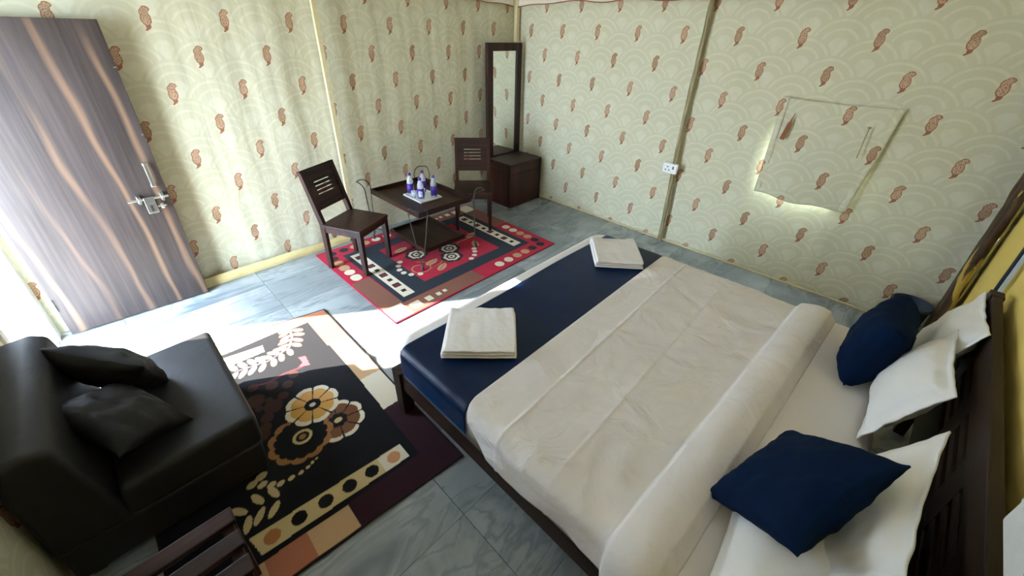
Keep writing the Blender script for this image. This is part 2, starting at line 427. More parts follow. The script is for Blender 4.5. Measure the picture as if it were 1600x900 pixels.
# door frame, sill
df = MB().box((XD+0.045, DY0 - 0.052, 1.02), (0.13, 0.104, 2.04), bev=0.004).build('trim_1', m_frame); tag(df, kind='structure')
MB().box((XD+0.05, DY1 + 0.03, 1.02), (0.12, 0.06, 2.04), bev=0.004).build('door_jamb', m_frame, df)
MB().box((XD+0.05, (DY0+DY1)/2, 2.065), (0.12, DY1-DY0+0.11, 0.05), bev=0.004).build('door_head', m_frame, df)
MB().box((XD+0.05, (DY0+DY1)/2, -0.004), (0.12, DY1-DY0, 0.03), bev=0.004).build('door_sill', m_frame, df)
# hem along the foot of the back wall, thin hem of the right wall
def hem(a, b):
    x = 2.50 + a*(4.42 - 2.50); t = b
    sag = 0.008*noise.noise(Vector((x*6, 0, 4)))
    return (x, 0.022 + 0.008*math.sin(PI*min(1, t*1.05)) + 0.012*(1-t) + 1.3*sag*math.sin(PI*t), 0.002 + t*(0.085 + 0.02*noise.noise(Vector((x*3, 2, 0)))))
tag(MB().grid(hem, 160, 10).build('baseboard_back', m_gold), kind='structure')
tag(MB().box((0.008, 2.28, 0.007), (0.018, 4.5, 0.014), bev=0.004).build('baseboard_right', m_polecream), kind='structure')
# valances under the eaves, cream with a red piped edge
def valance(name, fn, rng, mat):
    lo = lambda t: 2.285 - 0.045*math.exp(-((t - 0.07)/0.25)**2) + 0.012*math.sin(t*9)
    o = MB().grid(lambda a, b: fn(rng[0] + a*(rng[1]-rng[0]), lo(rng[0] + a*(rng[1]-rng[0])) + b*0.33, 0.035 + 0.012*math.sin(a*rng[1]*14)*(1-b)), 120, 8).build(name, mat)
    solidify(o, 0.004)
    p = MB().tube([fn(t, lo(t) - 0.002, 0.035 + 0.012*math.sin((t-rng[0])/(rng[1]-rng[0])*rng[1]*14)) for t in np.linspace(rng[0], rng[1], 121)], 0.005, 6).build('piping', m_trimred, o)
    return tag(o, kind='structure')
valance('trim_2', lambda t, z, d: (t, d, z), (0.10, 4.55), m_valance)
valance('trim_3', lambda t, z, d: (d, t, z), (0.045, 4.35), m_valance)
# outside ground
tag(MB().grid(lambda a, b: (4.80 + a*14, -9 + b*18, -0.06), 2, 2, False).build('floor_outside', m_ground), kind='structure')

# door leaf, folded back against the back wall
d1 = empty('door_1', (4.602, 0.060, 0.012), PI - 0.045); tag(d1, 'dark brown streaked laminate door swung open against the printed cloth wall', 'door', kind='structure')
DW, DH = 0.82, 1.985
lf = MB().box((DW/2, 0.0, DH/2), (DW, 0.034, DH), bev=0.003).build('door_leaf', m_door, d1)
for z in (1.72, 1.30): MB().box((DW-0.008, -0.018, z), (0.012, 0.004, 0.006)).build('edge_staple', m_steel, d1)
hn = MB().box((0, 0, 0), (0.024, 0.012, 0.17), bev=0.004).box((0, 0.012, 0.077), (0.03, 0.022, 0.02), bev=0.004).box((0, 0.012, -0.077), (0.03, 0.022, 0.02), bev=0.004).build('pull_handle', m_steel, d1)
hn.location = (DW-0.062, -0.046, 1.03)
bt = empty('sliding_bolt', (0, 0, 0)); bt.parent = d1
rod = MB().tube([(DW-0.232, -0.040, 0.865), (DW-0.005, -0.040, 0.865)], 0.0085, 10).build('bolt_rod', m_steel, bt)
for x in (DW-0.17, DW-0.04): MB().box((x, -0.028, 0.868), (0.022, 0.032, 0.055), bev=0.006).tube([(x, -0.04, 0.893), (x, -0.052, 0.893)], 0.008, 8).tube([(x, -0.04, 0.843), (x, -0.052, 0.843)], 0.008, 8).build('bolt_guide', m_steel, bt)
MB().box((DW-0.118, -0.053, 0.855), (0.058, 0.006, 0.05), bev=0.003).box((DW-0.118, -0.058, 0.800), (0.058, 0.006, 0.075), bev=0.003).build('hasp', m_steel, bt)
MB().box((DW-0.118, -0.0625, 0.800), (0.012, 0.003, 0.042)).build('hasp_slot', m_black, bt)
MB().box((DW-0.058, -0.030, 0.800), (0.022, 0.034, 0.042), bev=0.008).tube([(DW-0.085, -0.046, 0.802), (DW-0.035, -0.046, 0.802)], 0.006, 8).build('staple_knob', m_steel, bt)
for z in (0.25, 1.0, 1.75): MB().tube([(0.0, -0.022, z-0.05), (0.0, -0.022, z+0.05)], 0.009, 8).build('hinge', m_steel, d1)

# poles
p = MB().prism((2.445, 0.060, 0.0), (2.445, 0.060, CT), (0.034, 0.034), (0.034, 0.034)).build('tent_pole', m_polecream); tag(p, 'square cream tent pole standing against the wall behind the chair', 'pole', 'tent poles')
cp = MB().prism((0.035, 0.035, 0.0), (0.035, 0.035, CT), (0.045, 0.045), (0.045, 0.045)).build('tent_pole', m_polecream); tag(cp, 'pale tent pole in the room corner behind the mirror', 'pole', 'tent poles')
bp = [(0.030 + 0.004*math.sin(z*2.1), 2.297 + 0.008*math.sin(z*3 + 1), z) for z in np.linspace(0.0, CT, 40)]
b_ = MB().tube(bp, [0.021 + 0.002*math.sin(k*1.4) for k in range(40)], 10).build('tent_pole', m_bamboo); tag(b_, 'round olive bamboo tent pole carrying the white socket', 'pole', 'tent poles')
so = empty('wall_socket', (0.058, 2.272, 0.815)); tag(so, 'white three-pin socket box with switch on the bamboo pole', 'socket')
MB().box((0.012, 0, 0), (0.034, 0.145, 0.098), bev=0.006).build('socket_box', m_plastic, so)
for dy, dz in ((-0.022, 0.016), (-0.040, -0.016), (-0.004, -0.016)): MB().tube([(0.0285, dy, dz), (0.0305, dy, dz)], 0.007, 8).build('pin_hole', m_black, so)
MB().box((0.0295, 0.036, 0.012), (0.004, 0.013, 0.03)).build('switch_rocker', m_black, so)

# window flap on the right wall
wf = empty('window_1', (0.0, 3.43, 0.78)); tag(wf, 'printed cloth window flap hanging loose with daylight under its lower edge', 'window flap', kind='structure')
def flap(a, b):
    y0, y1 = 3.06 - 0.01*b, 3.74 + 0.08*b; y = y0 + a*(y1 - y0); z = 0.785 + b*0.80 - 0.012*math.sin(a*PI)
    if b < 0.9: z += 0.01*math.sin(a*11)*(1-b)
    lift = (1-b)**1.5
    d = 0.006 + 0.065*lift*(0.55 + 0.45*math.sin(a*PI*1.1)) + 0.004*lift*a + 0.005*abs(fbm(y*3, z*3, 3, 2.0))
    return (d, y, z)
fo = MB().grid(flap, 60, 60).build('flap_cloth', m_wallB, wf); fo.location = (0, -3.43, -0.78); solidify(fo, 0.003)
hemw = MB().grid(lambda a, b: (flap(0.0, b)[0] + 0.004 + 0.003*math.sin(b*20), flap(0, b)[1] + 0.002 + a*0.045, flap(0, b)[2]), 3, 40).build('flap_hem', m_wallB, wf); hemw.location = (0, -3.43, -0.78); solidify(hemw, 0.003)
hemr = MB().grid(lambda a, b: (flap(1.0, b)[0] + 0.004 + 0.003*math.sin(b*17), flap(1, b)[1] - 0.05 + a*0.05, flap(1, b)[2]), 3, 40).build('flap_hem', m_wallB, wf); hemr.location = (0, -3.43, -0.78); solidify(hemr, 0.003)
m_strap = cloth('printed_strap', lin(150, 84, 60), lin(120, 92, 64), wr=40)
st = MB().prism((0.062, 3.142, 1.262), (0.040, 3.160, 1.40), (0.034, 0.004), (0.026, 0.004), (1, 0, 0)).prism((0.040, 3.160, 1.40), (0.03, 3.172, 1.47), (0.012, 0.003), (0.004, 0.003), (1, 0, 0)).build('tie_strap', m_strap, wf); st.location = (0, -3.43, -0.78)
co = MB().tube([(0.062, 3.668, 1.215), (0.055, 3.667, 1.32), (0.048, 3.665, 1.43)], 0.004, 6).lathe([(0.0, 0), (0.012, 0.005), (0.014, 0.012), (0.0, 0.02)], (0.046, 3.665, 1.428), 8).build('tie_cord', m_bamboo, wf); co.location = (0, -3.43, -0.78)

# head wall details
bd = MB().grid(lambda a, b: (0.045 + a*0.20, 4.495 - 0.055*a*0.2 + 0.012*fbm(a*2, b*3, 1, 2), 0.01 + b*2.55), 16, 120).build('corner_board', m_peel); tag(bd, 'stained brown corner board with flaking mustard paint beside mustard wall', 'board'); solidify(bd, 0.05, -1.0)
rp = MB().tube([(1.075, yC(1.075) - 0.012, 0.005), (1.075, yC(1.075) - 0.012, CT)], 0.010, 10).build('wall_conduit', m_black); tag(rp, 'thin black conduit running up the mustard wall', 'conduit')
rp2 = MB().prism((1.105, yC(1.1) - 0.004, 0.005), (1.105, yC(1.1) - 0.004, CT), (0.022, 0.012), (0.022, 0.012)).build('pale_strip', m_print); tag(rp2, 'pale strip beside the black conduit on the mustard wall', 'strip')  # narrow pale blue-grey bar running up beside the conduit
hb = empty('switch_board', (3.02, yC(3.02) - 0.030, 1.125), ANG_C); tag(hb, 'white switch board with sockets on the mustard wall above the headboard', 'switchboard')
MB().box((0, 0, 0), (0.30, 0.05, 0.18), bev=0.008).build('board_body', m_plastic, hb)
for k in range(3): MB().box((-0.12 + k*0.055, -0.027, 0.02), (0.03, 0.008, 0.05), bev=0.003).build('rocker', m_plastic, hb)
for dx, dz in ((0.08, 0.03), (0.062, -0.01), (0.098, -0.01)): MB().tube([(dx, -0.024, dz), (dx, -0.0265, dz)], 0.007, 8).build('pin_hole', m_black, hb)

# ------------------------------------------------------------------ bed
BX0, BX1, BY0 = 1.30, 3.30, 2.27
bed = empty('bed', (0, 0, 0)); tag(bed, 'dark wooden double bed frame with slotted headboard under the white bedding', 'bed')
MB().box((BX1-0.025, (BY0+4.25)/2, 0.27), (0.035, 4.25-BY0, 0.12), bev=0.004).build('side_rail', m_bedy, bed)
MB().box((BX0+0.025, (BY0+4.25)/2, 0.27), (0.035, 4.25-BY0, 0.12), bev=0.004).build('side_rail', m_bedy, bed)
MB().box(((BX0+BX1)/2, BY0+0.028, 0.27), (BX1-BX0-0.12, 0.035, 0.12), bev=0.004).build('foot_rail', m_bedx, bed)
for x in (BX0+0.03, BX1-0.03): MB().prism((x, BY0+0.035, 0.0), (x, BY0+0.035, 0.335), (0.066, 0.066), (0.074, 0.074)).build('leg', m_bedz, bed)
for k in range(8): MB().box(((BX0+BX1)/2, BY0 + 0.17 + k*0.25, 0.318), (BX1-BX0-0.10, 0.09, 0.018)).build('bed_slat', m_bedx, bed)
hd = empty('headboard', (BX0-0.01, yC(BX0) - 0.036, 0), ANG_C); hd.parent = bed
HL = 2.04
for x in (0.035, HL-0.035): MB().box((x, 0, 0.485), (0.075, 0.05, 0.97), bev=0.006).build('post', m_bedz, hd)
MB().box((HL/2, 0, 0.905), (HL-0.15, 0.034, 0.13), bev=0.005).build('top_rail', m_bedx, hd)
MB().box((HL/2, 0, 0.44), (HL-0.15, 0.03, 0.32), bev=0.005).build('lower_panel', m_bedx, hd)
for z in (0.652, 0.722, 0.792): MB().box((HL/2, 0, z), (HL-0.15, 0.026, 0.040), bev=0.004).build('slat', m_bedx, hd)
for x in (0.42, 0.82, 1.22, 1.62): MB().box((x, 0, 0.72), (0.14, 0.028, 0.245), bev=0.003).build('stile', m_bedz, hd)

# mattress in its sheet
MZ = 0.528; MR = 0.05; PR = 0.13; XC = 2.30; HW = 0.995; MY1 = 4.225
bm = bmesh.new(); bmesh.ops.create_cube(bm, size=1.0)
for v in bm.verts: v.co = Vector((XC + v.co.x*2*HW, (BY0+MY1)/2 + v.co.y*(MY1-BY0), (0.334+MZ)/2 + v.co.z*(MZ-0.334)))
bmesh.ops.bevel(bm, geom=[e for e in bm.edges if abs(e.verts[0].co.z-e.verts[1].co.z) > 0.1], offset=PR, segments=8, affect='EDGES', profile=0.5)
top = [e for e in bm.edges if all(v.co.z > MZ-1e-4 for v in e.verts)]; bmesh.ops.bevel(bm, geom=top, offset=MR, segments=6, affect='EDGES', profile=0.5)
me = bpy.data.meshes.new('mattress'); bm.to_mesh(me); bm.free(); me.materials.append(m_sheet); me.polygons.foreach_set('use_smooth', [True]*len(me.polygons))
mt = bpy.data.objects.new('mattress', me); COL.objects.link(mt); mt.modifiers.new('w', 'WEIGHTED_NORMAL')
tag(mt, 'thick mattress in a white fitted sheet lying on the bed frame', 'mattress')

def drape(s, y, off, zmin_off=0.0):
    """point on the bedding: s = arc length across the bed from its middle, off = height above the sheet"""
    hw = HW; t = y - BY0
    if t < PR: hw = HW - PR + math.sqrt(max(0, PR*PR - (PR-t)**2))
    flat = hw - MR; q = MR*PI/2; a = abs(s); sg = 1 if s > 0 else -1
    if a < flat: x, z = a, MZ + off
    elif a < flat + q:
        th = (a-flat)/MR; x, z = flat + (MR+off)*math.sin(th), MZ - MR + (MR+off)*math.cos(th)
    else: x, z = hw + off, MZ - MR - (a-flat-q)
    return (XC + sg*x, y, z)
LH = HW - MR + MR*PI/2
def runner(a, b):
    drop = 0.115
    s = (a*2-1)*(LH + drop); y0 = 2.372 + 0.006*math.sin(s*5); y1 = 2.90
    y = y0 + b*(y1-y0)
    return drape(s, y, 0.006 + 0.002*noise.noise(Vector((s*6, y*6, 1))))
ru = MB().grid(runner, 160, 50).build('bed_runner', m_satin); solidify(ru, 0.003); tag(ru, 'navy blue satin runner laid across the foot of the bed', 'bed runner')
def duvet(a, b):
    s0 = (a*2-1)*(LH + 0.13 + 0.012*math.sin(b*9)); x = XC + max(-HW, min(HW, s0))
    yf0 = 3.77 - 0.063*(x-1.31); yf1 = yf0 + 0.185
    k = b*1.0
    ys = 2.880 + 0.005*math.sin(s0*1.3)
    if abs(s0) > HW-0.08: ys += 1.6*(abs(s0)-HW+0.08)**1.6
    y = ys + k*(yf1 + 0.01 - ys)
    off = 0.012 + 0.0055*fbm(s0*1.5, y*1.5, 3, 2.0, 3) + 0.0025*noise.noise(Vector((s0*1.2, y*14, 8)))
    off += 0.007*fbm(s0*4 + y*2, y*3, 7, 1.0, 3)*min(1, (y-2.87)/0.15)
    if y < 2.96: off = 0.0135 + (off-0.0135)*max(0, (y-2.90)/0.06)
    crease = lambda yy: 0.004*math.exp(-((y-yy)/0.008)**2)
    off += crease(3.08 + 0.03*(x-2.3)) + 0.7*crease(3.36 + 0.02*(x-2.3))
    t = (y-yf0)/(yf1-yf0)
    if t > -0.06:
        off += 0.026*min(1, max(0, (t+0.06)/0.08)) + 0.026*math.sin(PI*min(1, max(0, t)))**0.8
        if t > 0.84: off -= (t-0.84)/0.22*(off-0.003)
    return drape(s0, y, max(off, 0.003))
du = MB().grid(duvet, 220, 200).build('duvet', m_duvet); solidify(du, 0.003); tag(du, 'white wrinkled duvet with its top edge folded back, spread over the bed', 'duvet')

def pillow(name, w, h, t, c, u, v, mat, pin=0.07, seed=0, flange=0.0, n=40, sag=0.0, ex=0.55):
    mb = MB()
    def half(sg):
        def fn(a, b):
            p, q = a*2-1, b*2-1
            x = p*w/2*(1 - pin*(1-q*q)*p*p); y = q*h/2*(1 - pin*(1-p*p)*q*q)
            fl_ = 1.0 - flange*2/min(w, h)
            pp, qq = min(1, abs(p)/fl_), min(1, abs(q)/fl_)
            th = t/2*max(0, (1-pp**2.4))**ex*max(0, (1-qq**2.4))**ex
            th += 0.010*fbm(p*2 + seed, q*2, sg, 1.2, 3)*min(1, th/(t*0.15))
            edge = 1 - min(1, th/(t*0.2))
            z = sg*(max(th, 0) + 0.003) + edge*0.006*noise.noise(Vector((p*4, q*4, seed)))
            return (x, y + sag*p*p, z)
        return fn
    mb.grid(half(1), n, n); k = len(mb.v)
    g = MB().grid(half(-1), n, n); mb.add(g.v, [f[::-1] for f in g.f], True)
    rim = [i for i in range(n+1)] + [(j+1)*(n+1)-1 for j in range(1, n+1)] + [n*(n+1)+i for i in range(n-1, -1, -1)] + [j*(n+1) for j in range(n-1, 0, -1)]
    m2 = len(rim); mb.add([], [(rim[i], rim[i]+k, rim[(i+1) % m2]+k, rim[(i+1) % m2]) for i in range(m2)]) if False else None
    mb.f += [(rim[i], rim[i]+k, rim[(i+1) % m2]+k, rim[(i+1) % m2]) for i in range(m2)]; mb.sm += [True]*m2
    o = mb.build(name, mat)
    u = Vector(u).normalized(); v = Vector(v); v = (v - u*v.dot(u)).normalized(); nn = u.cross(v)
    Mx = Matrix((u, v, nn)).transposed().to_4x4(); Mx.translation = Vector(c); o.matrix_world = Mx
    return o
p1 = pillow('pillow', 0.56, 0.42, 0.11, (1.55, 4.345, 0.765), (1, -0.055, 0.08), (0.08, 0.12, 0.38), m_pillow, seed=1, flange=0.03); tag(p1, 'white pillow propped against headboard behind another pillow, by the dustbin', 'pillow', 'white bed pillows')
p2 = pillow('pillow', 0.56, 0.40, 0.14, (1.97, 4.255, 0.725), (1, -0.03, 0.03), (-0.05, 0.15, 0.36), m_pillow, seed=4, flange=0.03); tag(p2, 'white pillow leaning on headboard behind the upright navy cushion', 'pillow', 'white bed pillows')
p3 = pillow('pillow', 0.64, 0.42, 0.10, (2.745, 4.185, 0.715), (0.989, -0.12, 0.003), (0.06, 0.42, 0.891), m_pillow, seed=7, flange=0.03); tag(p3, 'white pillow standing against headboard behind the flat-leaning navy cushion', 'pillow', 'white bed pillows')
p4 = pillow('pillow', 0.60, 0.36, 0.14, (3.05, 4.065, 0.620), (1, 0.06, 0), (-0.10, 0.32, 0.14), m_pillow, seed=9, flange=0.03); tag(p4, 'white pillow lying under the near edge of the navy cushion', 'pillow', 'white bed pillows')
c1 = pillow('cushion', 0.43, 0.37, 0.20, (1.72, 4.125, 0.725), (1, -0.07, 0.05), (-0.05, 0.07, 0.40), m_navy, pin=0.03, seed=12, ex=0.36); tag(c1, 'navy blue square cushion standing upright against the pillows', 'cushion', 'navy scatter cushions')
c2 = pillow('cushion', 0.43, 0.42, 0.12, (2.84, 4.01, 0.75), (-0.87, 0.36, 0.32), (-0.58, -0.53, -0.60), m_navy, pin=0.06, seed=15, ex=0.45); tag(c2, 'navy blue square cushion tilted back on the white pillow', 'cushion', 'navy scatter cushions')

# folded towels: stacked layers with a rounded fold
def towel(c, w, d, rz, label, seed, layers=3):
    t = empty('folded_towel', c, rz); tag(t, label, 'towel', 'folded white towels')
    for k in range(layers):
        th = 0.017; z0 = 0.002 + k*th
        ww, dd = w - 0.008*k, d - 0.006*k
        mb = MB()
        def prof(a, b, z0=z0, ww=ww, dd=dd, k=k):
            # closed loop around the layer (a) along its width (b): fold on one side
            ang = a*2*PI; p = math.cos(ang); q = math.sin(ang)
            y = (dd/2)*math.copysign(abs(p)**0.35, p); z = z0 + th/2 + (th/2)*math.copysign(abs(q)**0.6, q)
            x = (b-0.5)*ww*(1 - 0.02*abs(p)) + 0.003*math.sin(a*13 + k)
            if q > 0: z += 0.009*fbm(x*11, y*8, seed+k, 1.0, 3)*(1 if k == layers-1 else 0.2)
            return (x + 0.004*math.sin(k*2.1), y + 0.004*noise.noise(Vector((x*8, k, seed))), z)
        mb.grid(prof, 48, 30)
        for bb in (0.0, 1.0):
            ring = [prof(i/48, bb) for i in range(48)]; mb.add(ring, [tuple(range(48)) if bb else tuple(range(48))[::-1]])
        mb.build('towel_fold', m_towel, t, merge=True)
    return t
towel((2.923, 2.585, MZ+0.009), 0.385, 0.375, -0.78, 'folded white towel on the blue runner beside the open floor and rugs', 1)
towel((1.604, 2.617, MZ+0.009), 0.345, 0.40, -0.87, 'folded white towel on the blue runner near the cloth wall', 5)

# ------------------------------------------------------------------ chairs
def make_chair(label):
    c = empty('dining_chair', (0, 0, 0)); tag(c, label, 'chair', 'slotted-back wooden chairs')
    w, d, sh, H = 0.40, 0.42, 0.452, 0.90       # local: +y is the front
    for sx in (-1, 1):
        x = sx*(w/2-0.02)
        MB().prism((x, d/2-0.022, 0), (x, d/2-0.022, sh-0.02), (0.034, 0.036), (0.044, 0.046)).build('front_leg', m_legz, c)
        mb = MB(); pts = [(-d/2+0.015, 0.0, 0.036), (-d/2+0.025, 0.44, 0.046), (-d/2-0.095, H, 0.032)]
        for a, b in ((0, 1), (1, 2)):
            mb.prism((x, pts[a][0], pts[a][1]), (x, pts[b][0], pts[b][1]), (0.036, pts[a][2]), (0.036, pts[b][2]))
        mb.build('rear_leg', m_legz, c)
        MB().box((x, 0, sh-0.055), (0.022, d-0.09, 0.05), bev=0.002).build('side_apron', m_legz, c)
    MB().box((0, d/2-0.022, sh-0.055), (w-0.08, 0.022, 0.05), bev=0.002).build('front_apron', m_woodx, c)
    MB().box((0, -d/2+0.03, sh-0.055), (w-0.08, 0.022, 0.05), bev=0.002).build('rear_apron', m_woodx, c)
    MB().box((0, 0.012, sh-0.013), (w+0.012, d-0.01, 0.026), bev=0.004).build('seat', m_woodx, c)
    # back panel with four slots, tilted with the posts
    b = empty('backrest', (0, -d/2+0.025-0.003, 0.44)); b.parent = c; b.rotation_euler = (math.atan2(0.12, 0.46), 0, 0)
    L = math.hypot(0.12, 0.46); z0, z1 = 0.125, L; pw = w-0.072; t = 0.022
    sl_ = [0.255 + k*0.036 for k in range(4)]; sw = 0.19; g = 0.011
    mb = MB(); full = w
    mb.box((0, 0, (z0 + sl_[0]-g/2)/2), (pw, t, sl_[0]-g/2-z0)); 
    mb.box((0, 0, (sl_[3]+g/2+z1)/2), (pw, t, z1-sl_[3]-g/2))
    for k in range(3): mb.box((0, 0, (sl_[k]+sl_[k+1])/2), (pw, t, sl_[k+1]-sl_[k]-g))
    for sx in (-1, 1):
        for z in sl_: mb.box((sx*(sw/2+pw/2)/2, 0, z), ((pw-sw)/2, t, g))
    mb.build('back_panel', m_woodx, b)
    MB().box((0, 0, L+0.004), (w+0.004, 0.034, 0.020), bev=0.004).build('top_rail', m_woodx, b)
    return c
ch1 = make_chair('dark wooden chair with slotted back angled beside the cream pole, facing the rugs')
ch1.location = (2.633, 0.535, 0.010); ch1.rotation_euler[2] = math.atan2(0.903, -0.43) - PI/2
ch2 = copy_tree(ch1); tag(ch2, 'dark wooden chair with slotted back standing between the mirror cabinet and the tray table')
ch2.location = (1.255, 0.585, 0.010); ch2.rotation_euler[2] = math.atan2(0.77, 0.66) - PI/2

# ------------------------------------------------------------------ tray table on wire legs
tb = empty('tray_table', (0, 0, 0)); tag(tb, 'two-tier dark wooden tray table on bent iron rod legs', 'table')
def tray(name, x0, x1, y0, y1, z, hgt, mat):
    e = empty(name, (0, 0, 0)); e.parent = tb
    MB().box(((x0+x1)/2, (y0+y1)/2, z), (x1-x0-0.02, y1-y0-0.02, 0.016)).build('tray_floor', m_woody, e)
    for a in ((x0+0.009, (y0+y1)/2, 0.018, y1-y0), (x1-0.009, (y0+y1)/2, 0.018, y1-y0)): MB().box((a[0], a[1], z+hgt/2-0.008), (a[2], a[3], hgt), bev=0.003).build('tray_edge', m_woody, e)
    for yy in (y0+0.009, y1-0.009): MB().box(((x0+x1)/2, yy, z+hgt/2-0.008), (x1-x0-0.036, 0.018, hgt), bev=0.003).build('tray_edge', m_woodx, e)
    return e
TZ = 0.515
tray('upper_tray', 1.655, 2.268, 0.185, 1.03, TZ, 0.052, m_woodx)
tray('lower_tray', 1.715, 2.205, 0.36, 0.985, 0.118, 0.045, m_woodx)
def hairpin(cx, cy, ox, oy, shelf):
    o = Vector((ox, oy, 0)).normalized(); s = Vector((-o.y, o.x, 0)); c = Vector((cx, cy, 0))
    def side(k, n):
        q = [c + o*0.035 + s*k*0.006 + Vector((0, 0, 0.016))]
        for t in np.linspace(0.1, 1, 8): q.append(c + o*0.022 + s*k*(0.006+0.079*t) + Vector((0, 0, 0.016 + t*(TZ+0.045-0.016))))
        return q
    L = side(-1, 0); Rr = side(1, 0)
    arc = []
    for t in np.linspace(0, PI, 13):
        w = 0.085*math.cos(t); up_ = math.sin(t)
        arc.append(c + o*(0.022 + 0.10*up_**2.2) - s*w + Vector((0, 0, TZ + 0.045 + 0.105*up_ - 0.035*up_**6)))
    e = empty('wire_leg', (0, 0, 0)); e.parent = tb
    MB().tube(L + arc + Rr[::-1], 0.0045, 7).build('rod', m_wire, e)
    MB().lathe([(0, 0), (0.014, 0.0), (0.016, 0.008), (0.010, 0.02), (0.010, 0.045), (0, 0.047)], tuple(c + o*0.035), 10).build('foot_knob', m_wire, e)
    MB().tube([c + o*0.022 + s*0.02 + Vector((0, 0, 0.13)), Vector((shelf[0], shelf[1], 0.13))], 0.004, 6).build('shelf_bracket', m_wire, e)
hairpin(2.268, 1.03, 1, 1, (2.19, 0.975)); hairpin(1.655, 1.03, -1, 1, (1.73, 0.975)); hairpin(2.268, 0.185, 1, -1, (2.19, 0.37)); hairpin(1.655, 0.185, -1, -1, (1.73, 0.37))
for o in tb.children: pass
tb.location = (0, 0, 0.010)
# white paper tray, bottles, glasses
NZ = TZ + 0.019
nt_ = MB().box((1.955, 0.640, NZ+0.004), (0.245, 0.31, 0.006), bev=0.002).box((1.955, 0.488, NZ+0.009), (0.245, 0.006, 0.012)).box((1.955, 0.792, NZ+0.009), (0.245, 0.006, 0.012)).box((1.836, 0.64, NZ+0.009), (0.006, 0.31, 0.012)).box((2.074, 0.64, NZ+0.009), (0.006, 0.31, 0.012)).build('serving_tray', m_plastic); tag(nt_, 'flat white serving tray under the water bottles', 'tray')
def bottle(x, y, label, rz):
    b = empty('water_bottle', (x, y, NZ+0.0075), rz); tag(b, label, 'bottle', 'purple-label water bottles')
    MB().lathe([(0, 0.001), (0.027, 0.0), (0.031, 0.006), (0.031, 0.1), (0.029, 0.112), (0.031, 0.122), (0.031, 0.135), (0.026, 0.160), (0.013, 0.186), (0.0125, 0.196), (0, 0.197)], seg=20).build('bottle_body', m_glass, b)
    MB().lathe([(0.0312, 0.022), (0.0325, 0.022), (0.0325, 0.118), (0.0312, 0.118)], seg=20).build('label_sleeve', m_purple, b)
    vs = []
    MB().grid(lambda a, q: (0.0332*math.cos((a-0.5)*1.3), 0.0332*math.sin((a-0.5)*1.3), 0.034 + q*0.062), 8, 2).build('label_panel', m_label2, b)
    MB().lathe([(0, 0.218), (0.0145, 0.218), (0.0155, 0.214), (0.0155, 0.196), (0, 0.196)], seg=14).build('cap', m_cap, b)
bottle(2.015, 0.530, 'purple-labelled water bottle on the white tray corner towards the cream pole', 2.6)
bottle(2.022, 0.715, 'purple-labelled water bottle on the tray with its pale label panel showing', 0.9)
bottle(1.885, 0.735, 'purple-labelled water bottle on the white tray side towards the bed', -1.6)
bottle(1.880, 0.545, 'purple-labelled water bottle on the tray corner towards the mirror cabinet', 3.0)
for x, y, q in ((1.945, 0.635, 'clear glass tumbler standing between the bottles'), (2.045, 0.625, 'clear glass tumbler near the tray rim between two bottles')):
    g = MB().lathe([(0, 0.002), (0.018, 0.0), (0.024, 0.07), (0.0225, 0.07), (0.0165, 0.006), (0, 0.006)], (0, 0, 0), 16).build('glass_tumbler', m_glass); g.location = (x, y, NZ+0.0075); tag(g, q, 'glass', 'glass tumblers')

# ------------------------------------------------------------------ mirror cabinet
cb = empty('dressing_mirror', (0, 0, 0)); tag(cb, 'tall dark-framed mirror on a low wooden cabinet in the corner', 'dressing mirror')
x0, x1, y0, y1, hC = 0.055, 0.625, 0.11, 0.555, 0.565
MB().box(((x0+x1)/2, (y0+y1)/2, (hC-0.03)/2), (x1-x0-0.012, y1-y0-0.012, hC-0.03), bev=0.003).build('cabinet_body', m_cab, cb)
MB().box(((x0+x1)/2, (y0+y1)/2, hC-0.015), (x1-x0+0.004, y1-y0+0.004, 0.03), bev=0.004).build('cabinet_top', m_woodx, cb)
fd = MB().box(((x0+x1)/2, y1-0.004, 0.235), (x1-x0-0.08, 0.012, 0.39), bev=0.003).build('front_panel', m_cab, cb)
MB().box(((x0+x1)/2, y1-0.004, 0.485), (x1-x0-0.08, 0.012, 0.07), bev=0.003).build('drawer_front', m_cab, cb)
for x in (x0+0.02, x1-0.02): MB().box((x, y1-0.003, 0.27), (0.036, 0.016, 0.53), bev=0.003).build('corner_stile', m_woodz, cb)
MB().box((x1-0.004, (y0+y1)/2, 0.26), (0.012, y1-y0-0.09, 0.44), bev=0.003).build('side_panel', m_cab, cb)
ym = 0.135; zt = 1.875; fw = 0.088
fr = MB(); 
for x in (x0+fw/2, x1-fw/2): fr.box((x, ym, (hC+zt)/2), (fw, 0.045, zt-hC), bev=0.006)
fr.box(((x0+x1)/2, ym, zt-fw/2), (x1-x0-2*fw, 0.045, fw), bev=0.006).box(((x0+x1)/2, ym, hC+0.01), (x1-x0-2*fw, 0.045, 0.02))
fr.build('mirror_frame', m_woodz, cb)
MB().box(((x0+x1)/2, ym+0.004, (hC+zt)/2 - 0.03), (x1-x0-2*fw+0.01, 0.008, zt-hC-fw-0.02)).build('mirror_glass', m_mirror, cb)

